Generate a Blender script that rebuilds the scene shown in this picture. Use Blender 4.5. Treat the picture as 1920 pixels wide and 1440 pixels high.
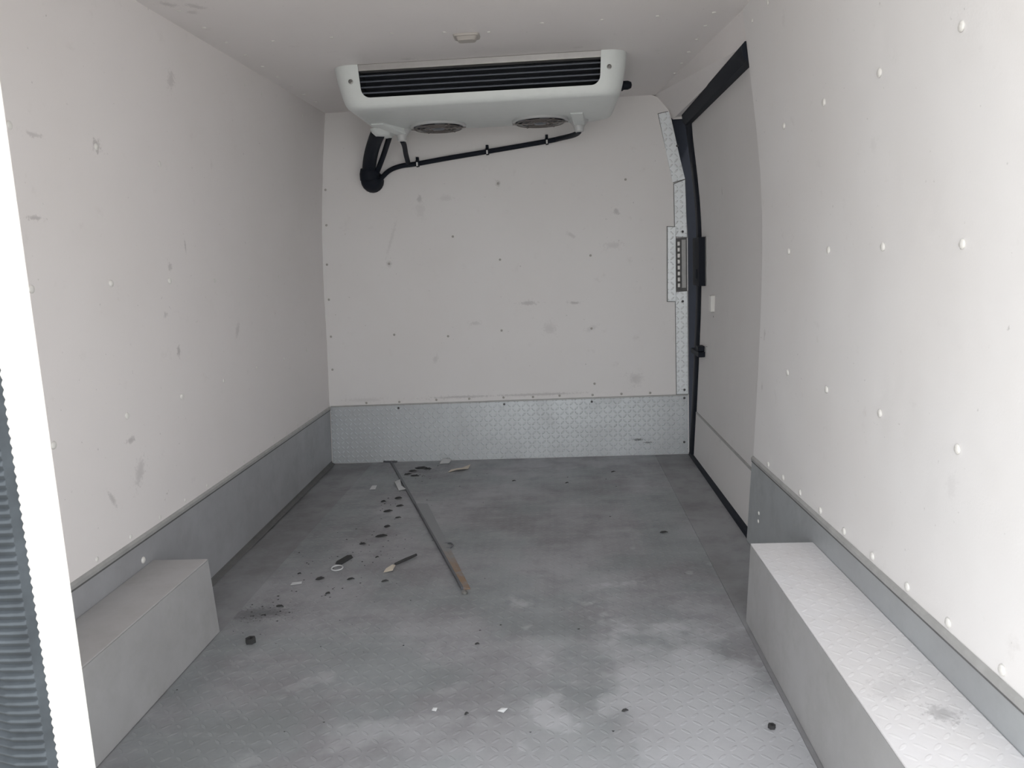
import bpy, bmesh, math, random
from mathutils import Vector, Matrix
random.seed(7)
for o in list(bpy.data.objects): bpy.data.objects.remove(o)
scene = bpy.context.scene
COL = scene.collection

# ------------------------------------------------------------------ camera
H = 0.90
yaw, pitch, roll = math.radians(3.526), math.radians(8.933), math.radians(2.462)
cy, sy, cp, sp = math.cos(yaw), math.sin(yaw), math.cos(pitch), math.sin(pitch)
F = Vector((-sy*cp, cy*cp, -sp)); Rr = Vector((cy, sy, 0)); Dn = F.cross(Rr)
R2 = math.cos(roll)*Rr + math.sin(roll)*Dn
D2 = -math.sin(roll)*Rr + math.cos(roll)*Dn
cam = bpy.data.cameras.new('camera')
cam_o = bpy.data.objects.new('camera', cam); COL.objects.link(cam_o)
cam_o.matrix_world = Matrix(((R2.x, -D2.x, -F.x, 0), (R2.y, -D2.y, -F.y, 0), (R2.z, -D2.z, -F.z, H), (0, 0, 0, 1)))
cam.sensor_width = 36; cam.lens = 27; cam.clip_start = 0.02
cam.dof.use_dof = True; cam.dof.focus_distance = 2.6; cam.dof.aperture_fstop = 11
scene.camera = cam_o

# ------------------------------------------------------------------ daylight
w = bpy.data.worlds.new('world'); scene.world = w; w.use_nodes = True
bg = w.node_tree.nodes['Background']
bg.inputs[0].default_value = (0.97, 0.985, 1.0, 1); bg.inputs[1].default_value = 2.82
sun = bpy.data.lights.new('sun', 'SUN'); sun.energy = 8.0; sun.angle = math.radians(3); sun.color = (1.0, 0.96, 0.90)
sun_o = bpy.data.objects.new('sun', sun); COL.objects.link(sun_o)
sun_o.rotation_euler = (-Vector((0.42, -0.16, 0.89))).to_track_quat('-Z', 'Y').to_euler()
scene.view_settings.view_transform = 'Standard'; scene.view_settings.look = 'None'
scene.view_settings.gamma = 1.0; scene.view_settings.use_curve_mapping = False
scene.view_settings.exposure = 0.0

# ------------------------------------------------------------------ material helpers
class NT:
    def __init__(s, name):
        m = bpy.data.materials.new(name); m.use_nodes = True
        s.m = m; s.t = m.node_tree; s.b = s.t.nodes['Principled BSDF']
        s.co = s.t.nodes.new('ShaderNodeTexCoord').outputs['Object']
    def n(s, k, **kw):
        x = s.t.nodes.new(k)
        for a, v in kw.items(): setattr(x, a, v)
        return x
    def put(s, sock, v):
        if isinstance(v, bpy.types.NodeSocket): s.t.links.new(v, sock)
        else: sock.default_value = v
    def m1(s, op, a, b=0.0, c=0.0, clamp=False):
        x = s.n('ShaderNodeMath', operation=op, use_clamp=clamp)
        for i, v in enumerate((a, b, c)): s.put(x.inputs[i], v)
        return x.outputs[0]
    def noise(s, scale, detail=4, rough=0.55, sc=(1, 1, 1), off=(0, 0, 0)):
        mp = s.n('ShaderNodeMapping'); s.put(mp.inputs[0], s.co)
        mp.inputs['Scale'].default_value = sc; mp.inputs['Location'].default_value = off
        x = s.n('ShaderNodeTexNoise'); s.put(x.inputs['Vector'], mp.outputs[0])
        x.inputs['Scale'].default_value = scale; x.inputs['Detail'].default_value = detail; x.inputs['Roughness'].default_value = rough
        return x.outputs[0]
    def ramp(s, v, a, b):        # 0 below a, 1 above b
        x = s.n('ShaderNodeMapRange', interpolation_type='SMOOTHSTEP'); s.put(x.inputs[0], v)
        x.inputs[1].default_value = a; x.inputs[2].default_value = b
        return x.outputs[0]
    def mix(s, f, a, b):
        x = s.n('ShaderNodeMix', data_type='RGBA'); s.put(x.inputs[0], f)
        s.put(x.inputs[6], a if isinstance(a, bpy.types.NodeSocket) else (*a, 1))
        s.put(x.inputs[7], b if isinstance(b, bpy.types.NodeSocket) else (*b, 1))
        return x.outputs[2]
    def bump(s, h, strength, dist, prev=None):
        x = s.n('ShaderNodeBump'); x.inputs['Strength'].default_value = strength; x.inputs['Distance'].default_value = dist
        s.put(x.inputs['Height'], h)
        if prev is not None: s.put(x.inputs['Normal'], prev)
        return x.outputs[0]
    def fin(s, col=None, rough=None, metal=None, normal=None, spec=None):
        if col is not None: s.put(s.b.inputs['Base Color'], col if isinstance(col, bpy.types.NodeSocket) else (*col, 1))
        if rough is not None: s.put(s.b.inputs['Roughness'], rough)
        if metal is not None: s.put(s.b.inputs['Metallic'], metal)
        if normal is not None: s.put(s.b.inputs['Normal'], normal)
        if spec is not None: s.b.inputs['Specular IOR Level'].default_value = spec
        return s.m
    def axes(s, a, b):
        x = s.n('ShaderNodeSeparateXYZ'); s.put(x.inputs[0], s.co)
        return x.outputs['XYZ'.index(a)], x.outputs['XYZ'.index(b)]
    def tread(s, a, b, size=0.030):     # raised bars, turned alternately left and right
        u, v = s.axes(a, b)
        p = s.m1('MULTIPLY', u, 1/size); q = s.m1('MULTIPLY', v, 1/size)
        par = s.m1('MODULO', s.m1('ABSOLUTE', s.m1('ADD', s.m1('FLOOR', p), s.m1('FLOOR', q))), 2.0)
        sg = s.m1('MULTIPLY_ADD', par, 2.0, -1.0)
        fa = s.m1('SUBTRACT', s.m1('FRACT', p), 0.5)
        fb = s.m1('MULTIPLY', s.m1('SUBTRACT', s.m1('FRACT', q), 0.5), sg)
        d1 = s.m1('MULTIPLY', s.m1('ADD', fa, fb), 0.707/0.46); d2 = s.m1('MULTIPLY', s.m1('SUBTRACT', fa, fb), 0.707/0.15)
        r = s.m1('ADD', s.m1('MULTIPLY', d1, d1), s.m1('MULTIPLY', d2, d2))
        return s.m1('SUBTRACT', 1.0, s.ramp(r, 0.3, 1.0))
    def spots(s, a, b, pts, ns=110):            # scuffs and paler patches: (u, v, half width, half height, slant, strength)
        u, v = s.axes(a, b)
        nz = s.noise(ns, 4, 0.8 if ns > 50 else 0.55); wob = s.m1('MULTIPLY_ADD', s.ramp(nz, 0.3, 0.7), 2.6, 0.15)
        tot = None
        for (pu, pv, ru, rv, sl, st) in pts:
            du = s.m1('SUBTRACT', u, pu); dv = s.m1('SUBTRACT', v, pv)
            du = s.m1('MULTIPLY_ADD', dv, -sl, du)
            e = s.m1('ADD', s.m1('POWER', s.m1('MULTIPLY', s.m1('ABSOLUTE', du), 1/ru), 2.0), s.m1('POWER', s.m1('MULTIPLY', s.m1('ABSOLUTE', dv), 1/rv), 2.0))
            k = s.m1('MULTIPLY', s.m1('SUBTRACT', 1.0, s.ramp(s.m1('MULTIPLY', e, wob), -0.1, 1.15)), st)
            tot = k if tot is None else s.m1('MAXIMUM', tot, k)
        return tot

def simple(name, col, rough=0.5, metal=0.0, spec=0.5, grain=0.0):
    t = NT(name)
    if grain:
        nz = t.noise(35, 4); c = t.mix(nz, [x*(1-grain) for x in col], [min(1, x*(1+grain)) for x in col])
        return t.fin(c, rough, metal, spec=spec)
    return t.fin(col, rough, metal, spec=spec)

def panel_mat(name, a, b, pts, col=(0.83, 0.80, 0.795), stain=(0.76, 0.725, 0.70)):
    t = NT(name)
    big = t.ramp(t.noise(2.3, 3), 0.35, 0.75)
    c = t.mix(t.m1('MULTIPLY', big, 0.28), col, stain)
    fine = t.ramp(t.noise(14, 6, 0.7), 0.60, 0.80)
    c = t.mix(t.m1('MULTIPLY', fine, 0.24), c, (0.50, 0.465, 0.445))
    speck = t.ramp(t.noise(75, 2, 0.5), 0.73, 0.80)
    c = t.mix(t.m1('MULTIPLY', speck, 0.34), c, (0.20, 0.19, 0.18))
    if pts: c = t.mix(t.m1('MULTIPLY', t.spots(a, b, pts), 0.62), c, (0.17, 0.155, 0.15))
    nm = t.bump(t.noise(220, 2), 0.10, 0.002)
    nm = t.bump(t.noise(5, 2), 0.25, 0.02, nm)
    return t.fin(c, 0.52, 0.0, nm, spec=0.35)

def metal_mat(name, a, b, tread=True, col=(0.40, 0.43, 0.455), dirt=(0.20, 0.20, 0.205), amount=0.6, rough=0.5, metal=0.55, size=0.030, worn=0.35, pts=None, relief=0.55, pale_pts=None, tint=None):
    t = NT(name)
    g = t.ramp(t.noise(2.6, 6, 0.62), 0.36, 0.68)
    g2 = t.ramp(t.noise(9, 6, 0.7, off=(3, 1, 7)), 0.42, 0.72)
    c = t.mix(t.m1('MULTIPLY', g, amount), col, dirt)
    c = t.mix(t.m1('MULTIPLY', g2, amount*0.5), c, [x*1.05 for x in dirt])
    if tint:
        c = t.mix(t.m1('MULTIPLY', t.ramp(t.noise(3.4, 4, 0.6, off=(11, 5, 2)), 0.42, 0.62), 0.5), c, tint)
        st = t.ramp(t.noise(5, 5, 0.65, sc=(1.0, 3.2, 1), off=(2, 9, 4)), 0.50, 0.74)
        c = t.mix(t.m1('MULTIPLY', st, 0.30), c, [x*1.25 for x in col])
    if pale_pts: c = t.mix(t.spots(a, b, pale_pts, 6), c, [min(1, x*1.5) for x in col])
    nm = t.bump(t.noise(30, 4), 0.12, 0.003)
    if tread:
        h = t.tread(a, b, size)
        c = t.mix(t.m1('MULTIPLY', h, worn), c, [min(1, x*1.45) for x in col])
        nm = t.bump(h, relief, 0.0025, nm)
    if pts: c = t.mix(t.spots(a, b, pts), c, (0.045, 0.045, 0.05))
    ro = t.m1('MULTIPLY_ADD', g2, 0.18, rough)
    return t.fin(c, ro, metal, nm)

# marks seen on the panels
Lmk = [(2.141,1.432,.022,.035,.3,.38),(1.526,1.031,.03,.006,0,.6),(1.551,1.197,.03,.007,-.4,.45),(1.772,.514,.022,.012,.3,.6),(1.795,.428,.028,.04,.5,.40),
       (2.061,.699,.012,.022,0,.65),(2.472,.719,.02,.03,.5,.35),(2.058,.93,.014,.014,0,.5),(1.664,.40,.012,.03,-.5,.5),(2.158,.989,.006,.025,0,.5),(1.769,1.206,.018,.02,0,.7),(2.009,.803,.012,.012,0,.4)]
Bmk = [(-.592,1.199,.018,.02,0,.45),(-.59,1.15,.03,.05,0,.14),(-.474,1.198,.04,.018,0,.18),(-.127,.72,.05,.014,0,.45),(.081,.712,.03,.009,-.4,.55),(-.034,.601,.035,.035,0,.22),(.35,.357,.045,.035,0,.30),
       (-.729,1.03,.010,.10,.35,.18),(.278,1.106,.016,.02,0,.5),(.076,1.012,.02,.02,-1,.30),(.261,.959,.05,.02,0,.22),(-.369,.637,.03,.012,0,.25),(-.562,.479,.018,.025,0,.25),(-.238,1.249,.014,.018,0,.4),
       (-.747,.921,.02,.02,0,.4),(.156,.594,.03,.02,1,.22),(-.9,.3,.12,.012,0,.2),(-.45,.30,.20,.008,0,.5),(-.1,.30,.25,.008,0,.5)]
M = {}
M['wall_l'] = panel_mat('off_white_panel_left', 'Y', 'Z', Lmk)
M['wall_r'] = panel_mat('off_white_panel_right', 'Y', 'Z', [(1.25,.51,.02,.03,0,.12),(1.6,1.1,.02,.02,0,.1),(2.32,.66,.01,.02,0,.4),(2.32,.50,.008,.015,0,.4)], col=(0.83, 0.82, 0.82))
M['wall_b'] = panel_mat('off_white_panel_partition', 'X', 'Z', Bmk, col=(0.84, 0.825, 0.82), stain=(0.78, 0.745, 0.725))
M['ceil'] = panel_mat('off_white_panel_ceiling', 'X', 'Y', [(-.96,2.03,.02,.03,.4,.4),(-.90,2.06,.02,.03,.4,.4),(-.93,2.1,.02,.02,0,.3),(-.47,2.68,.03,.02,0,.35),(.1,2.66,.03,.015,0,.2)])
M['door'] = panel_mat('off_white_panel_door', 'Y', 'Z', [(2.98,1.13,.01,.02,0,.4),(2.9,.2,.02,.02,0,.2)], col=(0.74, 0.725, 0.72), stain=(0.66, 0.64, 0.63))
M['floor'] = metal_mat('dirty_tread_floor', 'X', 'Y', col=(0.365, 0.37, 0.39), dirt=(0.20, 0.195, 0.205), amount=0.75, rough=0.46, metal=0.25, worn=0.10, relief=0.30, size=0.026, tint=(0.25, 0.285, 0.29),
                       pale_pts=[(.30,1.35,.30,.55,-.2,.75),(.0,1.2,.5,.35,0,.35),(-.05,1.72,.10,.05,0,.25),(.12,1.70,.08,.06,0,.25)],  # patches mixed in paler than the base colour, mostly near right
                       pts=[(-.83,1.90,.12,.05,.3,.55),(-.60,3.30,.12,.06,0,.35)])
M['floor_side'] = metal_mat('dirty_floor_edge', 'X', 'Y', tread=False, col=(0.33, 0.335, 0.35), dirt=(0.19, 0.185, 0.19), amount=0.7, rough=0.55, metal=0.3)
M['kick_b'] = metal_mat('tread_kick_plate', 'X', 'Z', col=(0.63, 0.665, 0.685), dirt=(0.50, 0.515, 0.53), amount=0.5, rough=0.40, metal=0.4, worn=0.4, size=0.022, relief=0.7,
                        pts=[(.355,.075,.035,.008,-.3,.7),(.40,.06,.03,.006,-.2,.6)])
M['kick_l'] = metal_mat('smooth_kick_plate_left', 'Y', 'Z', tread=False, col=(0.42, 0.43, 0.45), dirt=(0.32, 0.32, 0.33), amount=0.5, rough=0.45, metal=0.2)
M['kick_r'] = metal_mat('smooth_kick_plate_right', 'Y', 'Z', tread=False, col=(0.43, 0.455, 0.47), dirt=(0.33, 0.335, 0.345), amount=0.5, rough=0.42, metal=0.25)
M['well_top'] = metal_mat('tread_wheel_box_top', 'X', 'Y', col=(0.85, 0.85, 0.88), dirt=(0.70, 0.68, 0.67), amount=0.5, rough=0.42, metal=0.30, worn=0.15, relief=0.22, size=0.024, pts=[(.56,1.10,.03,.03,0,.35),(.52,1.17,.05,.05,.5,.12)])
M['well_side'] = metal_mat('wheel_box_side', 'Y', 'Z', tread=False, col=(0.46, 0.46, 0.465), dirt=(0.33, 0.325, 0.32), amount=0.5, rough=0.5, metal=0.25)
M['strip'] = metal_mat('tread_corner_strip', 'X', 'Z', col=(0.86, 0.90, 0.92), dirt=(0.70, 0.73, 0.75), amount=0.35, rough=0.38, metal=0.25, worn=0.3, relief=0.8, size=0.022)
M['alu'] = simple('bare_aluminium', (0.55, 0.54, 0.53), 0.35, 0.7, grain=0.12)
M['lip'] = simple('plate_edge_trim', (0.42, 0.42, 0.415), 0.5, 0.2, grain=0.2)
M['seam'] = simple('seam_dirt_and_shadow', (0.12, 0.12, 0.12), 0.7, 0.0, grain=0.3)  # seam dirt; also paints the shadow outlines of strips and bracket
M['rubber'] = simple('black_rubber', (0.010, 0.013, 0.021), 0.65, 0.0, 0.22, grain=0.2)
M['gasket'] = simple('weathered_gasket_rubber', (0.040, 0.048, 0.056), 0.75, 0.0, 0.25, grain=0.45)
M['plast_w'] = simple('white_unit_plastic', (0.74, 0.78, 0.77), 0.36, 0.0, 0.45, grain=0.04)
M['plast_g'] = simple('grey_spout_plastic', (0.55, 0.56, 0.56), 0.45, 0.0, 0.4, grain=0.06)
M['slat'] = simple('black_louvre_plastic', (0.085, 0.097, 0.12), 0.35, 0.0, 0.5)
M['dark'] = simple('dark_recess', (0.022, 0.026, 0.034), 0.8)
M['wire'] = simple('fan_guard_wire', (0.22, 0.20, 0.19), 0.45, 0.5, grain=0.2)
M['screw'] = simple('steel_screw', (0.30, 0.30, 0.29), 0.4, 0.8)
M['rivet'] = simple('white_rivet_cap', (0.78, 0.77, 0.74), 0.35, 0.0, 0.5)
M['rivet_d'] = simple('grey_rivet', (0.44, 0.42, 0.40), 0.5, 0.3)
M['rivet_k'] = simple('dark_steel_rivet', (0.10, 0.10, 0.105), 0.5, 0.5)
M['lens'] = simple('cream_lamp_lens', (0.47, 0.44, 0.41), 0.4, 0.0, 0.4)
M['white'] = simple('white_gelcoat', (0.82, 0.81, 0.77), 0.4, 0.0, 0.4)
M['paper'] = simple('cream_paper', (0.62, 0.56, 0.47), 0.7, grain=0.15)
M['foil'] = simple('pale_scrap', (0.55, 0.56, 0.57), 0.5, grain=0.1)
M['crumb'] = simple('dark_crumb', (0.035, 0.035, 0.036), 0.8, grain=0.3)
M['tie'] = simple('clip_white_tip', (0.7, 0.7, 0.7), 0.4)
M['ground'] = simple('pale_concrete_yard', (0.34, 0.33, 0.31), 0.9, grain=0.15)
t = NT('rusty_strip_metal')
_, yy = t.axes('X', 'Y')
rust = t.m1('MULTIPLY', t.m1('SUBTRACT', 1.0, t.ramp(yy, 2.10, 2.42)), t.ramp(t.noise(25, 4), 0.25, 0.6))
M['rod'] = t.fin(t.mix(rust, (0.27, 0.28, 0.29), (0.30, 0.20, 0.13)), 0.5, 0.45)
M['rod_d'] = simple('dark_strip_metal', (0.13, 0.135, 0.15), 0.5, 0.3, grain=0.2)

# ------------------------------------------------------------------ mesh helpers
class MB:
    def __init__(s): s.v = []; s.f = []
    def add(s, vs, fs):
        k = len(s.v); s.v += [tuple(p) for p in vs]; s.f += [tuple(i+k for i in f) for f in fs]; return s
    def hexa(s, p):    # 8 corners: bottom loop 0-3, top loop 4-7
        return s.add(p, [(3, 2, 1, 0), (4, 5, 6, 7), (0, 1, 5, 4), (1, 2, 6, 5), (2, 3, 7, 6), (3, 0, 4, 7)])
    def box(s, x0, x1, y0, y1, z0, z1):
        return s.hexa([(x0, y0, z0), (x1, y0, z0), (x1, y1, z0), (x0, y1, z0), (x0, y0, z1), (x1, y0, z1), (x1, y1, z1), (x0, y1, z1)])
    def loops(s, L, cap=True, close=False):
        n = len(L[0]); k = len(s.v)
        for l in L: s.v += [tuple(p) for p in l]
        m = len(L)
        for i in range(m if close else m-1):
            for j in range(n):
                a, b = k+i*n, k+((i+1) % m)*n
                s.f.append((a+j, a+(j+1) % n, b+(j+1) % n, b+j))
        if cap and not close:
            s.f.append(tuple(k+j for j in reversed(range(n)))); s.f.append(tuple(k+(m-1)*n+j for j in range(n)))
        return s
    def tube(s, pts, r, n=12, cap=True):
        P = [Vector(p) for p in pts]; L = []; up = Vector((0.13, 0.2, 1)).normalized()
        rr = r if isinstance(r, (list, tuple)) else [r]*len(P)
        for i, p in enumerate(P):
            d = (P[min(i+1, len(P)-1)] - P[max(i-1, 0)]).normalized()
            a = d.cross(up)
            if a.length < .1: a = d.cross(Vector((1, 0, 0)))
            a.normalize(); b = a.cross(d)
            L.append([p + rr[i]*(math.cos(2*math.pi*k/n)*a + math.sin(2*math.pi*k/n)*b) for k in range(n)])
        return s.loops(L, cap)
    def lathe(s, prof, c, axis=(0, 0, 1), n=16):   # prof: (radius, distance along axis)
        ax = Vector(axis).normalized(); a = ax.cross(Vector((0, 1, 0)) if abs(ax.y) < .9 else Vector((1, 0, 0))).normalized(); b = ax.cross(a); c = Vector(c)
        return s.loops([[c + ax*h + max(r, 1e-5)*(math.cos(2*math.pi*k/n)*a + math.sin(2*math.pi*k/n)*b) for k in range(n)] for r, h in prof])
    def torus(s, c, R, r, n=28, m=8, axis='Z'):
        L = []
        for i in range(n):
            t = 2*math.pi*i/n; d = Vector((math.cos(t), math.sin(t), 0)); 
            L.append([Vector(c) + d*(R + r*math.cos(2*math.pi*k/m)) + Vector((0, 0, r*math.sin(2*math.pi*k/m))) for k in range(m)])
        return s.loops(L, False, True)
    def mesh(s, name):
        me = bpy.data.meshes.new(name); me.from_pydata(s.v, [], s.f)
        bm = bmesh.new(); bm.from_mesh(me); bmesh.ops.recalc_face_normals(bm, faces=bm.faces); bm.to_mesh(me); bm.free()
        return me
    def build(s, name, mat, parent=None, smooth=False, bevel=0):
        me = s.mesh(name)
        if bevel:
            bm = bmesh.new(); bm.from_mesh(me)
            es = [e for e in bm.edges if len(e.link_faces) == 2 and e.calc_face_angle(0) > 0.5]
            bmesh.ops.bevel(bm, geom=es, offset=bevel, segments=2, profile=0.5, affect='EDGES'); bm.to_mesh(me); bm.free()
        return link(name, me, mat, parent, smooth)

def link(name, me, mat, parent=None, smooth=False):
    o = bpy.data.objects.new(name, me); COL.objects.link(o)
    if mat is not None and not me.materials: me.materials.append(M[mat])
    if parent is not None: o.parent = parent
    if smooth:
        me.polygons.foreach_set('use_smooth', [True]*len(me.polygons)); me.update()
        try: me.set_sharp_from_angle(angle=math.radians(38))
        except Exception: pass
    return o
def empty(name):
    o = bpy.data.objects.new(name, None); COL.objects.link(o); return o
def tag(o, label, cat, group=None):
    o['label'] = label; o['category'] = cat
    if group: o['group'] = group
    return o
def struct(o, label, cat):
    o['kind'] = 'structure'; o['label'] = label; o['category'] = cat; return o
def lerp(tab, z):
    for (a, b), (c, d) in zip(tab, tab[1:]):
        if z <= c: return b + (d-b)*max(0, (z-a))/(c-a)
    return tab[-1][1]
def catmull(pts, n=8):
    P = [Vector(p) for p in pts]; P = [2*P[0]-P[1]] + P + [2*P[-1]-P[-2]]; out = []
    for i in range(1, len(P)-2):
        for k in range(n):
            t = k/n; a, b, c, d = P[i-1:i+3]
            out.append(.5*((2*b) + (c-a)*t + (2*a-5*b+4*c-d)*t*t + (3*b-a-3*c+d)*t**3))
    return out + [P[-2]]

# ------------------------------------------------------------------ the cargo box shell
YB = 3.478; ZC = 1.587; YR = 0.80; YL = 0.95; YE = 2.37
FAR = [(0, -1.085), (.27, -1.073), (.58, -1.061), (.83, -1.056), (1.0, -1.047), (1.16, -1.036), (1.38, -1.013), (1.65, -.979)]
NEAR = [(0, -1.04), (.27, -1.04), (.58, -1.042), (.83, -1.043), (1.0, -1.043), (1.16, -1.042), (1.38, -1.040), (1.65, -1.032)]
ZR = [(0, .583), (.265, .598), (.45, .607), (.63, .615), (.80, .6195), (.936, .6215), (1.03, .619), (1.124, .614), (1.23, .604), (1.335, .5915), (1.47, .575), (1.65, .552)]
def XL(y, z): t = (y-1.5)/(YB-1.5); return lerp(NEAR, z)*(1-t) + lerp(FAR, z)*t
def XR(y, z): return lerp(ZR, z) + .022*(YE-y)
def shell(fn, y0, y1, z0, z1, off, thick, side, n=14):
    """curved sheet following a side wall: inner face at fn+off, outer face further out; side=+1 right, -1 left"""
    L = []
    for y in (y0, y1):
        zs = [z0+(z1-z0)*i/n for i in range(n+1)]
        L.append([(fn(y, z)+side*off, y, z) for z in zs] + [(fn(y, z)+side*(off+thick), y, z) for z in reversed(zs)])
    return MB().loops(L)

g = MB().box(-14, 14, -16, 14, -0.86, -0.80).build('ground', 'ground'); struct(g, 'pale concrete yard outside the rear of the van', 'ground')
fl = MB().box(-1.14, .72, YR-.05, YB+.02, -0.10, -0.004).build('floor', 'floor_side'); struct(fl, 'grey metal floor of the van cargo area', 'floor')
MB().box(-.885, .432, YR-.05, YB-.006, -0.004, 0.0).build('floor_sheet', 'floor', fl)
MB().box(-1.04, -.8862, YR-.05, YB-.006, -0.004, -.0012).build('floor_edge_sheet', 'floor_side', fl)
MB().box(.4332, .66, YR-.05, YB-.006, -0.004, -.0012).build('floor_edge_sheet', 'floor_side', fl)
ce = MB().box(-1.12, .70, YR-.02, YB+.06, ZC, ZC+.06).build('ceiling', 'ceil'); struct(ce, 'off white panelled ceiling with rows of rivet caps', 'ceiling')
wl = shell(XL, YL, YB, -.004, ZC, 0, .06, -1).build('wall_left', 'wall_l', smooth=True); struct(wl, 'scuffed off white left wall panel with rivet rows', 'wall')
wr = shell(XR, YR, YE, -.004, ZC, 0, .06, 1).build('wall_right', 'wall_r', smooth=True); struct(wr, 'bright off white right wall panel ending at the side door', 'wall')
# partition at the front, its right edge follows the door opening
edge = [(0, .588), (.27, .588), (.98, .588), (1.225, .577), (1.50, .518), (1.545, .503), (1.575, .47), (ZC, .44)]
bk = [(x, z) for z, x in edge]
poly = [(-1.13, 0)] + bk + [(-1.13, ZC)]
wb = MB().loops([[(x, YB, z) for x, z in poly], [(x, YB+.05, z) for x, z in poly]]).build('wall_back', 'wall_b')
struct(wb, 'off white partition wall at the far end under the cooling unit', 'wall')
# header between the door opening and the ceiling, behind which the body side runs
hd = MB().loops([[(XR(y, 1.49)+k[0], y, 1.49), (XR(y, ZC)+k[1], y, ZC+.004), (XR(y, ZC)+.06, y, ZC+.004), (XR(y, 1.49)+.06, y, 1.49)] for y, k in ((YE-.03, (.006, .002)), (YB+.05, (-.012, -.085)))]).build('trim_1', 'ceil')
struct(hd, 'off white sloping header panel above the side door', 'trim')
fj = MB().box(.43, .72, YB+.0505, YB+.07, 0, ZC).build('trim_2', 'rubber'); struct(fj, 'black door jamb beside the partition', 'trim')

# kick plates
def kick(name, fn, y0, y1, side, mat, label):
    o = shell(fn, y0, y1, 0.0, .262, -.004, .004, side, 4).build(name, mat, smooth=True); struct(o, label, 'kick plate')
    m = MB()
    L = []
    for y in (y0, y1):
        x = fn(y, .265); L.append([(x, y, .262), (x-side*.007, y, .262), (x-side*.007, y, .270), (x-side*.002, y, .275), (x, y, .275)])
    m.loops(L).build('top_lip', 'lip', o)
    MB().loops([[(fn(y, .26)-side*.0035, y, .257), (fn(y, .26)-side*.0055, y, .257), (fn(y, .26)-side*.0055, y, .262), (fn(y, .26)-side*.0035, y, .262)] for y in (y0, y1)]).build('seam', 'seam', o)
    return o
kl = kick('baseboard_left', XL, YL+.01, YB-.008, -1, 'kick_l', 'smooth grey metal kick plate along the left wall')
kr = kick('baseboard_right', XR, YR+.01, YE-.001, 1, 'kick_r', 'smooth grey metal kick plate along the right wall')
kb = MB().loops([[(-1.078, y, .001), (.583, y, .001), (.583, y, .276), (-1.066, y, .274)] for y in (YB-.005, YB-.0005)]).build('baseboard_back', 'kick_b')
struct(kb, 'silver diamond tread kick plate across the foot of the partition', 'kick plate')
MB().loops([[(-1.066, y, .271), (.583, y, .273), (.583, y, .279), (-1.066, y, .277)] for y in (YB-.008, YB-.0005)]).build('top_lip', 'lip', kb)
# cove strip at the left foot of the wall
MB().loops([[(XL(y, 0)+.004, y, .0), (XL(y, 0)+.020, y, .0), (XL(y, .0)+.014, y, .003), (XL(y, .01)+.006, y, .007), (XL(y, .016)+.004, y, .016)] for y in (YL+.02, YB-.008)]).build('cove_bead', 'seam', kl)

# rivets: one dome shared by all
def dome(r, h): return MB().lathe([(r, 0), (r*.95, h*.45), (r*.7, h*.85), (0, h)], (0, 0, 0), (0, 0, 1), 10).mesh('rivet')
RIV = {}
for nm, r, h, mt in (('cap', .0088, .0042, 'rivet'), ('small', .0062, .0025, 'rivet'), ('grey', .0055, .002, 'rivet_d'), ('steel', .0055, .0025, 'rivet_k')):
    me = dome(r, h); me.materials.append(M[mt]); me.polygons.foreach_set('use_smooth', [True]*len(me.polygons)); RIV[nm] = me
def rivet(kind, loc, nrm, parent):
    o = link('rivet', RIV[kind], None, parent); o.location = loc
    o.rotation_euler = Vector(nrm).to_track_quat('Z', 'Y').to_euler(); return o
jit = lambda a=.004: random.uniform(-a, a)
for i in range(15):
    y = 1.227 + .1405*i
    if y < YB-.05: rivet('small', (XL(y, 1.525), y, 1.525), (1, 0, 0), wl)
for z in (1.203, .889, .574):
    for i in range(8):
        y = 1.205 + .2815*i; zz = z+jit(); rivet('cap' if i < 4 else 'small', (XL(y, zz), y+jit()*0, zz), (1, 0, 0), wl)
for i in range(16):
    y = 1.15 + .1425*i; rivet('small', (XL(y, .287), y, .287), (1, 0, 0), wl)
rivet('cap', (XL(1.754, .214)+.004, 1.754, .214), (1, 0, 0), kl); rivet('cap', (XL(1.414, .339), 1.414, .339), (1, 0, 0), wl)
for z in (1.225, .90, .576):
    for i in range(4):
        y = 1.272 + .2835*i + (.0 if z > .6 else -.03); rivet('cap', (XR(y, z), y, z+jit(.002)), (-1, 0, 0), wr)
for i in range(9):
    y = 1.12 + .1465*i; rivet('small', (XR(y, 1.535), y, 1.535), (-1, 0, 0), wr)
for y in (1.071, 1.219, 1.36, 1.508, 1.652, 1.795, 1.938, 2.076, 2.214): rivet('cap', (XR(y, .288), y, .288), (-1, 0, 0), wr)
for z in (.10, .125): rivet('small', (XR(2.26, z)-.004, 2.26, z), (-1, 0, 0), kr)
for y in [1.65+.1446*i for i in range(12)]: rivet('small', (-.957, y, ZC), (0, 0, -1), ce)
for x, y in [(-.82, 2.39), (-.64, 2.388), (-.458, 2.385), (-.305, 2.406), (-.173, 2.433), (-.014, 2.376), (.16, 2.38), (.32, 2.378)]: rivet('small', (x, y, ZC), (0, 0, -1), ce)
for y in [1.9, 2.06, 2.22, 2.377, 2.503, 2.65, 2.80, 2.95, 3.1]: rivet('small', (.481, y, ZC), (0, 0, -1), ce)
Bk = [(-1.012, 1.259), (-1.02, 1.104), (-1.032, .929), (-1.036, .771), (-1.04, .601), (-1.045, .448), (-.897, .286), (-.742, .286), (-.568, .290), (-.415, .29), (-.256, .291), (-.12, .289), (.002, .291), (.153, .289), (.284, .29), (.414, .29),
      (-.747, .921), (-.244, .918), (.16, .919), (-.745, .599), (-.497, .583), (-.251, .6), (.156, .594), (-.238, 1.249), (.321, 1.24), (-.451, 1.029), (.163, .341)]
for x, z in Bk: rivet('grey', (x, YB, z), (0, -1, 0), wb)
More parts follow.
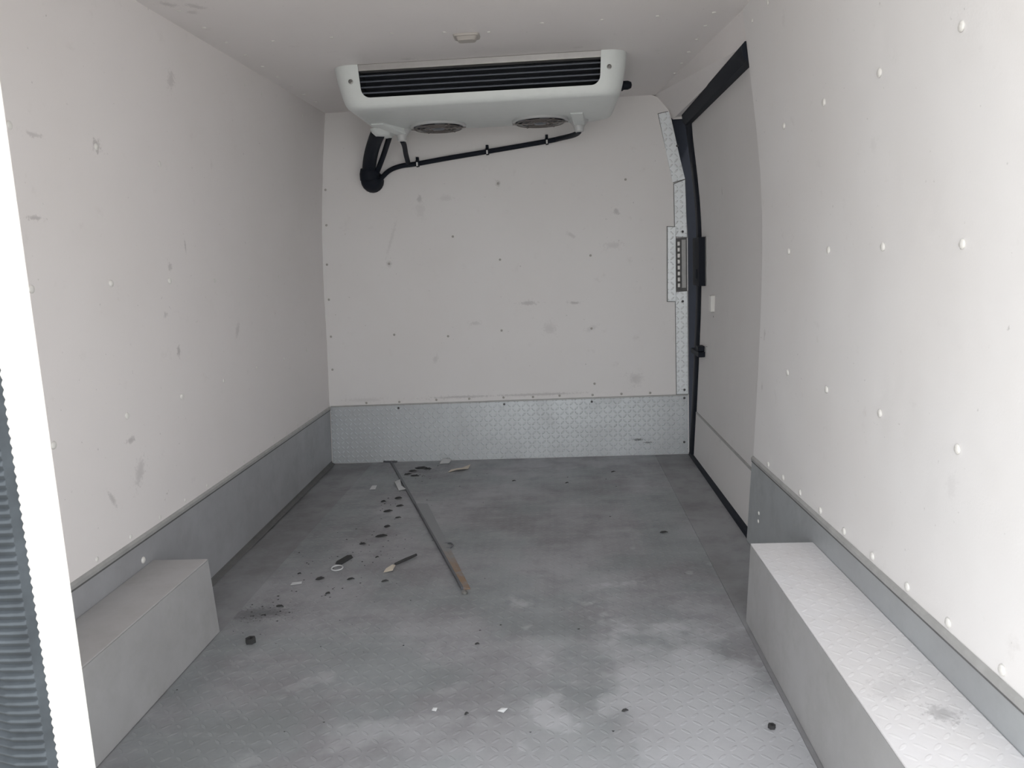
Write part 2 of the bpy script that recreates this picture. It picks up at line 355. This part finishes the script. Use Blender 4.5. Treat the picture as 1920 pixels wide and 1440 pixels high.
for x, z in [(-.747, .258), (-.254, .26), (.148, .259), (.567, .262), (.565, .057)]: rivet('steel', (x, YB-.005, z), (0, -1, 0), kb)

# tread plate corner strips on the partition edge
def strip(name, pts, label, riv):
    o = MB().loops([[(x, y, z) for x, z in pts] for y in (YB-.005, YB-.0005)]).build(name, 'strip'); struct(o, label, 'corner strip')
    cx_ = sum(p[0] for p in pts)/4; cz_ = sum(p[1] for p in pts)/4
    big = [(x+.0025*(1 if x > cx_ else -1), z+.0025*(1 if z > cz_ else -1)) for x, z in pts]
    MB().loops([[(x, y, z) for x, z in big] for y in (YB-.0016, YB-.0003)]).build('shadow_seam', 'seam', o)  # larger dark plate behind paints the joint and shadow outline
    for x, z in riv: rivet('steel', (x, YB-.005, z), (0, -1, 0), o)
    return o
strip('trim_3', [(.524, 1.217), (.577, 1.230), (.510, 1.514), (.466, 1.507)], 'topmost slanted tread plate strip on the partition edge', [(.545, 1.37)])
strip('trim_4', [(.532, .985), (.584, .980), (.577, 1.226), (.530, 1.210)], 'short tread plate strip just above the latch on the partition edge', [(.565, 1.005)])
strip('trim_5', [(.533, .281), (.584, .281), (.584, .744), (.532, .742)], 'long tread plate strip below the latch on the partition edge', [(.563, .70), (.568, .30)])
sk = empty('strike_bracket'); tag(sk, 'small tread plate strike bracket on the partition edge beside the door latch', 'bracket'); sk.location = (.53, YB, .70)
def child(o, par): o.parent = par; o.matrix_parent_inverse = Matrix.Translation(-par.location); return o
child(MB().loops([[(x, y, z) for x, z in [(.496, .703), (.533, .701), (.535, 1.026), (.499, 1.029)]] for y in (YB-.012, YB-.001)]).build('face_plate', 'strip', bevel=.002), sk)
child(MB().loops([[(x, y, z) for x, z in [(.4935, .7005), (.5355, .6985), (.5375, 1.0285), (.4965, 1.0315)]] for y in (YB-.003, YB-.0006)]).build('shadow_seam', 'seam'), sk)  # dark backing plate, joint and shadow line painted around the bracket
child(MB().box(.536, .583, YB-.004, YB-.0008, .746, .978).build('recess_plate', 'seam'), sk)
for k in range(8): child(MB().box(.541, .553, YB-.010, YB-.004, .762+k*.026, .781+k*.026).build('serration', 'alu', bevel=.002), sk)
child(MB().box(.560, .578, YB-.008, YB-.004, .76, .97).build('guide_bar', 'lip'), sk)
for x, z in [(.520, .985), (.518, .735)]: child(link('rivet', RIV['steel'], None), sk).matrix_world = Matrix.Translation((x, YB-.012, z)) @ Vector((0, -1, 0)).to_track_quat('Z', 'Y').to_matrix().to_4x4()

# ------------------------------------------------------------------ sliding side door
def XD(y, z): return XR(min(y, YE), z) + .020 - max(0, y-YE)*.004
d1 = shell(XD, YE-.10, YB-.062, .012, 1.452, .0, .05, 1).build('door_1', 'door', smooth=True); struct(d1, 'closed off white sliding side door with black rubber surround', 'door')
def follow(pts, r, name, mat, parent, n=10): return MB().tube(pts, r, n).build(name, mat, parent, smooth=True)
shell(XD, YE-.10, YB-.08, .012, .205, -.005, .005, 1, 4).build('lower_panel', 'door', d1, smooth=True)
shell(XD, YE-.10, YB-.08, .205, .212, -.006, .006, 1, 2).build('panel_seam', 'lip', d1)
# rubber surround: top rail, rounded corner, upright, sill
prof = lambda y, z, dx: (XR(YE, z)+dx, y, z)
L = []
for y in (YE-.0, YB-.045): L.append([prof(y, 1.447, .024), prof(y, 1.447, -.006), prof(y, 1.462, -.014), prof(y, 1.492, -.014), prof(y, 1.502, -.004), prof(y, 1.502, .024)])
MB().loops(L).build('top_gasket', 'rubber', d1, smooth=True)
L = []
for i in range(25):
    z = .0 + 1.50*i/24; x = XR(YE, z); t = max(0, (z-1.36)/.14); yy = YB-.066-.05*t*t
    L.append([(x+.045, yy+.004, z), (x+.012, yy, z), (x+.004, yy+.014, z), (x+.004, YB-.002, z), (x+.045, YB-.002, z)])
MB().loops(L).build('front_gasket', 'rubber', d1, smooth=True)
MB().loops([[(XR(YE, 0)+.0, y, -.001), (XR(YE, 0)+.045, y, -.001), (XR(YE, .02)+.045, y, .014), (XR(YE, .02)+.018, y, .018), (XR(YE, .01)+.002, y, .010)] for y in (YE-.01, YB-.01)]).build('sill_gasket', 'rubber', d1)
xl = lambda z: XR(YE, z)
lb = MB().box(xl(.87)-.014, xl(.87)+.03, 3.318, YB-.012, .770, .975).build('latch_box', 'rubber', d1, bevel=.004)
MB().box(xl(.87)+.012, xl(.87)+.022, 3.290, 3.3175, .772, .973).build('latch_edge', 'lip', lb)
MB().box(xl(.87)-.018, xl(.87)-.014, 3.36, 3.40, .80, .84).build('latch_lever', 'rubber', lb, bevel=.001)
ct = MB().box(xl(.48)-.012, xl(.48)+.03, 3.285, YB-.012, .470, .492).build('lower_catch', 'rubber', d1, bevel=.003)
MB().box(xl(.48)-.010, xl(.48)+.03, 3.30, 3.36, .492, .515).build('catch_hook', 'rubber', ct, bevel=.003)
MB().box(xl(.51)+.010, xl(.51)+.022, 3.235, 3.262, .495, .520).build('catch_stop', 'lip', d1, bevel=.003)
MB().box(xl(.70)+.002, xl(.70)+.022, 3.13, 3.175, .672, .738).build('pull_tab', 'rivet', d1, bevel=.004)
rivet('steel', (xl(.66)+.019, 3.15, .652), (-1, 0, 0), d1)
# small raised wear plate on the door beside the right wall's edge
MB().box(XD(YE, .55)-.004, XD(YE, .55)+.002, YE+.002, YE+.03, .47, .69).build('wear_strip', 'lip', d1)

# ------------------------------------------------------------------ wheel boxes
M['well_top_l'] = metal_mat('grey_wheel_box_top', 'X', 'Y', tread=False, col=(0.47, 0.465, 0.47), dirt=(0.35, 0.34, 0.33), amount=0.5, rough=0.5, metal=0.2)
def wheel_box(name, xin, xout, y0, y1, h, label, slope, well_left):
    o = empty(name); o.location = ((xin+xout)/2, (y0+y1)/2, 0); tag(o, label, 'wheel box')
    a, b = (xin, xout)
    t = .004
    # inner side sheet, top sheet, end sheet
    s = 1 if b > a else -1
    child(MB().hexa([(a, y0, 0), (a+s*t, y0, 0), (a+s*t, y1, 0), (a, y1, 0), (a+s*slope, y0, h), (a+s*(slope+t), y0, h), (a+s*(slope+t), y1, h), (a+s*slope, y1, h)]).build('side_sheet', 'well_side'), o)
    b0, b1 = (XR(y0, h)-.0045, XR(y1, h)-.0045) if s > 0 else (XL(y0, h)+.0045, XL(y1, h)+.0045)
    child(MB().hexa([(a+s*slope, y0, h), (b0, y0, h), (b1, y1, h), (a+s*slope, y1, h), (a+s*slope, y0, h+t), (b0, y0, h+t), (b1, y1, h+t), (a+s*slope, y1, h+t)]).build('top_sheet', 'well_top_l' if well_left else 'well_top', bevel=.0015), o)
    child(MB().box(min(a+s*(t+slope), b), max(a+s*(t+slope), b), y1-t, y1, 0, h).build('end_sheet', 'well_side'), o)
    child(MB().box(min(a+s*(t+slope), b), max(a+s*(t+slope), b), y0, y0+t, 0, h).build('end_sheet', 'well_side'), o)
    return o
wbr = wheel_box('wheel_box', .443, .592, 0.97, 1.815, .198, 'bright tread plate topped wheel box along the foot of the right wall', .010, False)
wbl = wheel_box('wheel_box', -.888, -1.034, 0.97, 1.80, .192, 'dull grey wheel box along the foot of the left wall', .010, True)
child(link('screw', RIV['steel'], None), wbl).matrix_world = Matrix.Translation((-.889, 1.76, .15)) @ Vector((1, 0, 0)).to_track_quat('Z', 'Y').to_matrix().to_4x4()

# ------------------------------------------------------------------ cooling unit under the ceiling
un = empty('refrigeration_unit'); tag(un, 'white ceiling mounted refrigeration evaporator with black front louvres and two fans', 'cooling unit'); un.location = (-.235, 2.96, ZC)
U = lambda o: child(o, un)
def rrect(x0, x1, y0, y1, rf, rb, z, n=7):
    out = []
    for cx, cyy, r, a0 in ((x1-rf, y0+rf, rf, -90), (x1-rb, y1-rb, rb, 0), (x0+rb, y1-rb, rb, 90), (x0+rf, y0+rf, rf, 180)):
        for k in range(n+1):
            a = math.radians(a0+90*k/n); out.append((cx+r*math.cos(a), cyy+r*math.sin(a), z))
    return out
X0, X1 = -.738, .268
LL = []
for z, i in ((ZC-.0005, 0), (1.54, .006), (1.49, .016), (1.468, .022), (1.457, .028), (1.449, .038), (1.445, .052)):
    LL.append(rrect(X0+i*1.15, X1-i*.95, 2.705+i*.55, 3.235-i*.5, .065, .07, z))
body = MB().loops(LL).build('housing', 'plast_w', smooth=True)
# cut the louvre opening out of the front
gx0, gx1, gz0, gr = -.648, .181, 1.479, .030
sh = [(gx0, 1.66)]
for k in range(7): a = math.radians(180+90*k/6); sh.append((gx0+.008+gr+gr*math.cos(a), gz0+gr+gr*math.sin(a)))
for k in range(7): a = math.radians(270+90*k/6); sh.append((gx1-.008-gr+gr*math.cos(a), gz0+gr+gr*math.sin(a)))
sh.append((gx1, 1.66))
cut = MB().loops([[(x, 2.60, z) for x, z in sh], [(x, 2.80, z) for x, z in sh]]).build('cutter', 'dark')
md = body.modifiers.new('b', 'BOOLEAN'); md.operation = 'DIFFERENCE'; md.object = cut; md.solver = 'EXACT'
bpy.context.view_layer.update()
me = bpy.data.meshes.new_from_object(body.evaluated_get(bpy.context.evaluated_depsgraph_get()))
body.modifiers.clear(); body.data = me; bpy.data.objects.remove(cut)
me.materials.clear(); me.materials.append(M['plast_w']); me.materials.append(M['dark'])
for p in me.polygons:
    c = p.center
    p.material_index = 1 if (c.y > 2.722 and c.y < 2.801 and gx0-.002 < c.x < gx1+.002 and c.z > gz0-.003 and c.z < ZC-.001 and not (c.z < 1.46)) else 0
U(body)
U(MB().box(gx0+.001, gx1-.001, 2.7085, 2.745, 1.5655, ZC-.001).build('top_strip', 'alu', bevel=.0008))
for k in range(4):
    z = 1.5560 - k*.0185
    inset = .003 if k < 3 else .010
    P8 = lambda y, zz: [(gx0+inset, y, zz), (gx1-inset, y, zz)]
    a_, b_, c_, d_ = P8(2.7180, z-.0085), P8(2.7180, z-.0035), P8(2.7480, z+.0060), P8(2.7480, z+.0030)
    U(MB().hexa([a_[0], a_[1], d_[1], d_[0], b_[0], b_[1], c_[1], c_[0]]).build('louvre', 'slat', bevel=.0006))
for x in (-.672, .203): U(MB().lathe([(.008, 0), (.008, .002), (.005, .0035), (.004, .002), (0, .002)], (x, 2.7098, 1.533), (0, -1, .05), 12).build('screw', 'screw', smooth=True))
for x in (-.438, -.038):
    y, z = 3.115, 1.445
    rg = U(MB().lathe([(.110, .001), (.110, -.008), (.105, -.010), (.098, -.008), (.098, .001)], (x, y, z), (0, 0, 1), 32).build('fan_ring', 'plast_g', smooth=True))
    def sub(o, p=rg): o.parent = p; return o
    f = MB().lathe([(.097, -.0005), (.097, -.002), (0, -.002)], (x, y, z), (0, 0, 1), 28).build('fan_recess', 'dark'); sub(f)
    g2 = MB()
    for r in (.092, .072, .052, .034): g2.torus((x, y, z-.013), r, .0018, 32, 6)
    for a in range(6): c_, s_ = math.cos(a*math.pi/3), math.sin(a*math.pi/3); g2.tube([(x+.018*c_, y+.018*s_, z-.013), (x+.108*c_, y+.108*s_, z-.012)], .002, 6)
    sub(g2.build('wire_guard', 'wire', smooth=True))
    sub(MB().lathe([(.028, -.002), (.028, -.012), (.022, -.016), (0, -.017)], (x, y, z), (0, 0, 1), 20).build('fan_hub', 'slat', smooth=True))
    for a in range(5):
        c_, s_ = math.cos(a*1.2566), math.sin(a*1.2566); p = Vector((x, y, z-.006)); d = Vector((c_, s_, 0)); q = Vector((-s_, c_, 0))
        sub(MB().hexa([p+d*.026-q*.012-Vector((0, 0, .003)), p+d*.092-q*.03-Vector((0, 0, .003)), p+d*.092+q*.02+Vector((0, 0, .001)), p+d*.026+q*.008+Vector((0, 0, .001)),
                       p+d*.026-q*.012-Vector((0, 0, .0015)), p+d*.092-q*.03-Vector((0, 0, .0015)), p+d*.092+q*.02+Vector((0, 0, .0025)), p+d*.026+q*.008+Vector((0, 0, .0025))]).build('fan_blade', 'slat'))
# pipe fairing and the two drain spouts with their gutters
U(MB().loops([rrect(-.712, -.622, 3.10, 3.225, .03, .03, 1.447), rrect(-.708, -.626, 3.105, 3.222, .03, .03, 1.435), rrect(-.695, -.638, 3.12, 3.212, .025, .025, 1.422)]).build('pipe_fairing', 'plast_w', smooth=True))
for x, xs in ((-.594, -.655), (.114, .10)):
    sp_ = U(MB().lathe([(.038, .0), (.036, -.008), (.024, -.022), (.019, -.03), (.018, -.044), (.013, -.047), (0, -.047)], (x, 3.165, 1.447), (0, 0, 1), 18).build('drain_spout', 'plast_g', smooth=True))
    gm = MB().hexa([(xs-.022, 3.0, 1.440), (xs+.022, 3.0, 1.440), (x+.02, 3.15, 1.424), (x-.02, 3.15, 1.424), (xs-.026, 3.0, 1.447), (xs+.026, 3.0, 1.447), (x+.026, 3.15, 1.447), (x-.026, 3.15, 1.447)]).build('drain_gutter', 'plast_w', bevel=.003)
    gm.parent = sp_
U(MB().lathe([(.020, 0), (.020, .010), (.016, .014), (.016, .030), (.011, .042), (0, .045)], (.262, 3.0, 1.532), (1, 0, 0), 14).build('cable_gland', 'rubber', smooth=True))

# hoses
hs = empty('insulated_pipe'); hs.location = (-.79, 3.44, 1.28); tag(hs, 'thick black insulated pipe curving from the cooling unit into a wall boot', 'pipe')
child(MB().tube(catmull([(-.680, 3.16, 1.445), (-.696, 3.19, 1.438), (-.723, 3.25, 1.422), (-.755, 3.32, 1.392), (-.781, 3.38, 1.357), (-.796, 3.42, 1.321), (-.798, 3.44, 1.287)]), .029, 16).build('main_pipe', 'rubber', smooth=True), hs)
child(MB().tube(catmull([(-.632, 3.16, 1.445), (-.644, 3.19, 1.438), (-.674, 3.26, 1.411), (-.710, 3.34, 1.377), (-.745, 3.40, 1.338), (-.768, 3.43, 1.308)]), .0115, 12).build('side_pipe', 'rubber', smooth=True), hs)
child(MB().lathe([(.050, 0), (.049, .02), (.045, .04), (.036, .054), (.02, .062), (0, .064)], (-.795, YB-.0005, 1.284), (0, -1, .12), 20).build('wall_boot', 'rubber', smooth=True), hs)
child(MB().tube([(-.795, 3.425, 1.29), (-.797, 3.42, 1.315), (-.797, 3.415, 1.335)], [.044, .041, .034], 14).build('boot_collar', 'rubber', smooth=True), hs)
dh = empty('drain_hose'); dh.location = (-.3, 3.46, 1.38); tag(dh, 'thin black drain hose clipped across the partition below the cooling unit', 'hose')
YH = YB-.014
child(MB().tube(catmull([(.114, 3.165, 1.404), (.109, 3.22, 1.405), (.088, 3.32, 1.412), (.04, 3.43, 1.420), (-.017, YH, 1.416), (-.278, YH, 1.386), (-.45, YH, 1.367), (-.588, YH, 1.350), (-.664, YH, 1.343), (-.715, YH-.01, 1.324), (-.755, YH-.02, 1.288)]), .0105, 12).build('long_run', 'rubber', smooth=True), dh)
child(MB().tube(catmull([(-.594, 3.165, 1.404), (-.602, 3.25, 1.397), (-.618, 3.36, 1.378), (-.629, YH, 1.352)]), .0105, 12).build('branch', 'rubber', smooth=True), dh)
for x, z in ((-.017, 1.416), (-.278, 1.386), (-.588, 1.350)):
    c = child(MB().lathe([(.0115, -.006), (.015, -.006), (.015, .006), (.0115, .006)], (x, YH, z), (1, 0, .115), 14).build('clip', 'rubber'), dh)
    k = MB().box(x-.006, x+.006, YH-.004, YB-.0005, z+.012, z+.028).build('clip_tab', 'rubber', bevel=.001); child(k, dh); 
    child(MB().box(x-.003, x+.004, YH-.018, YH-.0155, z-.012, z+.004).build('clip_buckle', 'tie'), dh)

# small lamp on the ceiling
lm = empty('ceiling_lamp'); lm.location = (-.243, 2.455, ZC); tag(lm, 'small cream rectangular lamp recessed in the ceiling before the cooling unit', 'lamp')
child(MB().loops([rrect(-.284, -.204, 2.425, 2.490, .014, .014, ZC-.0003), rrect(-.282, -.206, 2.427, 2.488, .013, .013, ZC-.006)]).build('bezel', 'lens', smooth=True), lm)
child(MB().loops([rrect(-.276, -.212, 2.433, 2.482, .012, .012, ZC-.006), rrect(-.270, -.218, 2.440, 2.476, .01, .01, ZC-.016)]).build('lamp_lens', 'lens', smooth=True), lm)

# ------------------------------------------------------------------ rear door leaf at the left of the view
d2 = empty('door_2'); hx, hy = -1.075, 0.995; fx, fy = -.597, .85; d2.location = (hx, hy, 0)
struct(d2, 'white insulated rear door leaf standing ajar at the left edge of view', 'door')
u = Vector((fx-hx, fy-hy, 0)); u.normalize(); o_ = Vector((u.y, -u.x, 0)); 
if o_.y > 0: o_ = -o_
I = Vector((fx, fy, 0)); T = .050; Hh = Vector((hx, hy, 0))
def pr(base, s, t_, z): return base + u*s + o_*t_ + Vector((0, 0, z))
child(MB().hexa([pr(Hh, 0, 0, -.05), pr(I, 0, 0, -.05), pr(I, 0, T, -.05), pr(Hh, 0, T, -.05), pr(Hh, 0, 0, 1.62), pr(I, 0, 0, 1.62), pr(I, 0, T, 1.62), pr(Hh, 0, T, 1.62)]).build('leaf_core', 'white', bevel=.004), d2)
# ribbed rubber gasket along the outer edge
m = MB(); L = []
n = 304
for i in range(n+1):
    z = -.05 + 1.67*i/n; r = .0022*(1 if i % 2 else 0)
    L.append([pr(I, -.0005-r*.3, T-.004, z), pr(I, -.002+r*.6, T+.010+r, z), pr(I, -.018, T+.015+r*1.6, z), pr(I, -.036, T+.020+r*1.6, z), pr(I, -.070, T+.020+r*1.6, z), pr(I, -.098, T+.012+r, z), pr(I, -.102, T-.004, z)])
m.loops(L); child(m.build('ribbed_gasket', 'gasket', smooth=True), d2)
child(MB().hexa([pr(Hh, .0, T, -.05), pr(I, -.104, T, -.05), pr(I, -.104, T+.006, -.05), pr(Hh, .0, T+.006, -.05), pr(Hh, .0, T, 1.62), pr(I, -.104, T, 1.62), pr(I, -.104, T+.006, 1.62), pr(Hh, .0, T+.006, 1.62)]).build('outer_skin', 'white'), d2)
for z in (.2, 1.3): child(MB().tube([(hx-.004, hy+.004, z-.06), (hx-.004, hy+.004, z+.06)], .012, 10).build('hinge', 'lip', smooth=True), d2)

# ------------------------------------------------------------------ litter on the floor
st = empty('metal_edging_strip'); st.location = (-.54, 2.74, 0); tag(st, 'long bent metal edging strip lying askew on the floor, rusty at its near end', 'metal strip')
def bar(p, q, w0, w1, h0, h1, tilt):
    p, q = Vector(p), Vector(q); d = (q-p).normalized(); s = Vector((d.y, -d.x, 0)); s = s if s.x > 0 else -s
    return MB().hexa([p, p+s*w0, q+s*w1, q, p+Vector((0, 0, h0)), p+s*w0+Vector((0, 0, h0*tilt)), q+s*w1+Vector((0, 0, h1*tilt)), q+Vector((0, 0, h1))])
child(bar((-.800, 3.462, .0005), (-.566, 2.80, .0005), .011, .011, .006, .006, .6).build('thin_bar', 'rod_d'), st)
child(bar((-.566, 2.80, .0005), (-.292, 2.025, .0005), .006, .006, .011, .009, 1.0).build('raised_shadow_edge', 'rod_d'), st)  # raised lip, its dark colour paints the shadow line beside the flange
child(bar((-.560, 2.80, .0005), (-.286, 2.025, .0005), .045, .020, .010, .008, .3).build('flat_flange', 'rod'), st)
child(bar((-.835, 3.470, .0005), (-.770, 3.462, .0005), .014, .014, .008, .006, 1).build('hooked_end', 'rod_d'), st)

def scrap(name, pts, z0, fold, mat, label, cat, group=None, th=.0012):
    """thin folded piece: outline in the floor plane, lifted unevenly"""
    top = [(x, y, z0+.0008+f+th) for (x, y), f in zip(pts, fold)]; bot = [(x, y, z0+.0008+f) for (x, y), f in zip(pts, fold)]
    o = MB().loops([bot, top]).build(name, mat); tag(o, label, cat, group); return o
scrap('paper_scrap', [(-.50, 3.262), (-.468, 3.285), (-.452, 3.275), (-.415, 3.30), (-.408, 3.345), (-.445, 3.318), (-.465, 3.305), (-.492, 3.300)], 0, [0, .004, .010, .004, .012, .004, .006, .002], 'paper', 'creased cream paper scrap near the partition', 'paper scrap')
scrap('paper_scrap', [(-.560, 3.415), (-.515, 3.405), (-.508, 3.445), (-.550, 3.452)], 0, [.0, .004, .012, .016], 'foil', 'small pale scrap against the foot of the partition', 'paper scrap')
scrap('paper_scrap', [(-.712, 3.130), (-.690, 3.150), (-.668, 3.060), (-.638, 3.010), (-.668, 3.005), (-.690, 3.065)], 0, [.002, .006, .004, .004, .0, .006], 'foil', 'white torn scrap beside the bent metal strip', 'paper scrap')
scrap('paper_scrap', [(-.795, 3.03), (-.770, 3.025), (-.768, 3.052), (-.790, 3.058)], 0, [0, .002, .010, .008], 'foil', 'tiny pale scrap alone on the floor left of the metal strip', 'paper scrap')
scrap('paper_scrap', [(-.543, 2.160), (-.516, 2.165), (-.512, 2.190), (-.525, 2.205), (-.540, 2.182)], 0, [0, .004, .010, .006, .003], 'paper', 'cream crumpled scrap in front of the dark stick', 'paper scrap')
scrap('paper_scrap', [(-.800, 2.080), (-.768, 2.084), (-.770, 2.094), (-.798, 2.092)], 0, [0, .002, .004, .002], 'foil', 'thin white sliver farthest left among the crumbs', 'paper scrap')
scrap('paper_scrap', [(-.146, 1.432), (-.134, 1.430), (-.126, 1.438), (-.139, 1.441)], 0, [.002, 0, .004, .003], 'foil', 'white flake at the bottom centre of the floor', 'paper scrap')
scrap('paper_scrap', [(-.282, 1.438), (-.273, 1.436), (-.271, 1.443), (-.280, 1.445)], 0, [.001, 0, .003, .002], 'foil', 'small white flake left of the bottom centre of the floor', 'paper scrap')
sm = MB().tube([(-.518, 2.212, .006), (-.49, 2.248, .007), (-.466, 2.285, .006)], [.004, .005, .004], 8).build('dark_stick', 'crumb', smooth=True); tag(sm, 'short dark stick lying left of the metal strip', 'stick')
rg = MB().torus((0, 0, 0), .017, .0022, 20, 6).build('wire_ring', 'foil', smooth=True); rg.location = (-.694, 2.195, .004); rg.rotation_euler = (.08, 0, 0); tag(rg, 'small pale ring beside the black clip', 'ring')
ck = MB().hexa([(-.712, 2.235, .0005), (-.690, 2.228, .0005), (-.668, 2.285, .0005), (-.688, 2.29, .0005), (-.708, 2.24, .008), (-.692, 2.235, .010), (-.672, 2.28, .012), (-.686, 2.284, .010)]).build('plastic_clip', 'crumb'); tag(ck, 'black plastic clip beside the pale ring on the floor', 'clip')
def nut(loc, r, label):
    o = MB().lathe([(r, 0), (r, r*.9), (r*.55, r*.95), (r*.5, r*.4), (0, r*.4)], (0, 0, .0005), (0, 0, 1), 6).build('hex_nut', 'crumb'); o.location = loc; tag(o, label, 'nut'); return o
nut((-.782, 1.739, 0), .013, 'black hex nut near the left wheel box'); nut((.385, 1.374, 0), .0075, 'tiny black nut on the floor beside the right wheel box')
bo = MB().lathe([(.009, 0), (.009, .004), (.005, .008), (0, .009)], (0, 0, .0005), (0, 0, 1), 12).build('screw_head', 'screw', smooth=True); bo.location = (-.280, 2.004, 0); tag(bo, 'steel screw head at the near end of the metal strip', 'screw')
hk = MB().tube(catmull([(-.395, 2.385, .003), (-.375, 2.392, .003), (-.362, 2.375, .003), (-.366, 2.350, .003), (-.380, 2.345, .003)], 5), .0025, 6).build('wire_hook', 'rod_d', smooth=True); tag(hk, 'small curled grey wire right of the metal strip', 'wire')
# dark flakes: countable, alike
fl_pts = [(-.725, 2.121, .030), (-.63, 2.113, .022), (-.524, 2.094, .018), (-.621, 2.569, .030), (-.62, 2.473, .034), (-.667, 2.401, .024), (-.78, 1.938, .026), (-.67, 2.016, .02), (-.216, 1.713, .014), (-.209, 1.425, .012), (.111, 1.432, .012),
          (-.676, 3.247, .04), (-.634, 3.349, .05), (-.64, 3.219, .05), (-.60, 3.33, .035), (-.665, 3.30, .05), (-.648, 2.90, .03), (-.622, 2.80, .03), (-.70, 2.86, .025), (-.655, 2.74, .03), (-.60, 2.66, .025), (-.59, 2.28, .016), (-.80, 2.16, .016), (.02, 3.05, .02), (-.2, 3.1, .018), (.22, 3.2, .02), (.33, 2.45, .03)]
def flake_label(x, y):
    if y > 3.15 and x < -.5: return 'dark flake in the heap beside the far end of the metal strip', 'debris', 'flakes heaped by the partition'
    if y > 2.62 and x < -.5: return 'dark flake along the left edge of the metal strip', 'debris', 'flakes along the metal strip'
    if y > 2.2 and x < -.5: return 'dark flake between the left kick plate and the metal strip', 'debris', 'flakes left of the metal strip'
    if x < -.5: return 'dark flake scattered in front of the pale ring and dark stick', 'debris', 'flakes before the ring'
    for lim, txt in ((.30, 'dark flake nearest the foot of the side door'), (.2, 'dark flake far back right on the floor'), (.05, 'lone dark flake right of the bottom centre of the floor'), (-.1, 'dark flake on the middle of the floor at the far end')):
        if x > lim: return txt, 'debris', None
    if y > 2: return 'dark flake just right of centre before the partition kick plate', 'debris', None
    return ('dark flake below the near end of the metal strip' if y > 1.6 else 'dark flake between the two white flakes at the bottom'), 'debris', None
for i, (x, y, s) in enumerate(fl_pts):
    a = random.uniform(-.35, .35); c_, s_ = math.cos(a), math.sin(a); ww, hh = s*random.uniform(.35, .6), s*random.uniform(.12, .3)
    out = [(-ww, -hh*.3), (-ww*.4, -hh), (ww*.6, -hh*.7), (ww, .1*hh), (ww*.3, hh), (-ww*.6, hh*.6)]
    scrap('dark_flake', [(x+p*c_-q*s_, y+p*s_+q*c_) for p, q in out], 0, [0, .001, .003, .001, .003, .002], 'crumb', *flake_label(x, y), .002)
# fine grit nobody could count
m = MB()
for i in range(230):
    k = random.random()
    if k < .45: x, y = random.gauss(-.68, .10), random.gauss(2.3, .35)
    elif k < .7: x, y = random.gauss(-.83, .05), random.gauss(1.90, .05)
    elif k < .85: x, y = random.gauss(-.62, .05), random.gauss(3.25, .09)
    else: x, y = random.uniform(-.85, .40), random.uniform(1.3, 3.4)
    if not (-.87 < x < .42 and 1.0 < y < YB-.02): continue
    s = random.uniform(.0012, .004); a = random.random()*6.28
    p = [(x+s*math.cos(a+j*2.094)*(1.6 if j == 0 else 1), y+s*math.sin(a+j*2.094), .0004) for j in range(3)]
    m.add(p+[(x, y, s*.5)], [(0, 1, 3), (1, 2, 3), (2, 0, 3), (2, 1, 0)])
gr_ = m.build('floor_grit', 'crumb'); gr_['kind'] = 'stuff'; gr_['label'] = 'fine dark grit scattered over the metal floor'; gr_['category'] = 'grit'
# flakes that lie in a row or a cluster are told apart by their order seen from the partition
ORD = ['farthest', 'second farthest', 'third farthest', 'fourth farthest', 'fifth farthest', 'sixth farthest']
bygroup = {}
for o in COL.objects:
    if o.name.startswith('dark_flake') and o.get('group'): bygroup.setdefault(o['group'], []).append(o)
for g_, obs in bygroup.items():
    obs.sort(key=lambda o: -sum(v.co.y for v in o.data.vertices)/len(o.data.vertices))
    for k, o in enumerate(obs): o['label'] = ORD[k] + ' ' + o['label'].replace('scattered ', '')
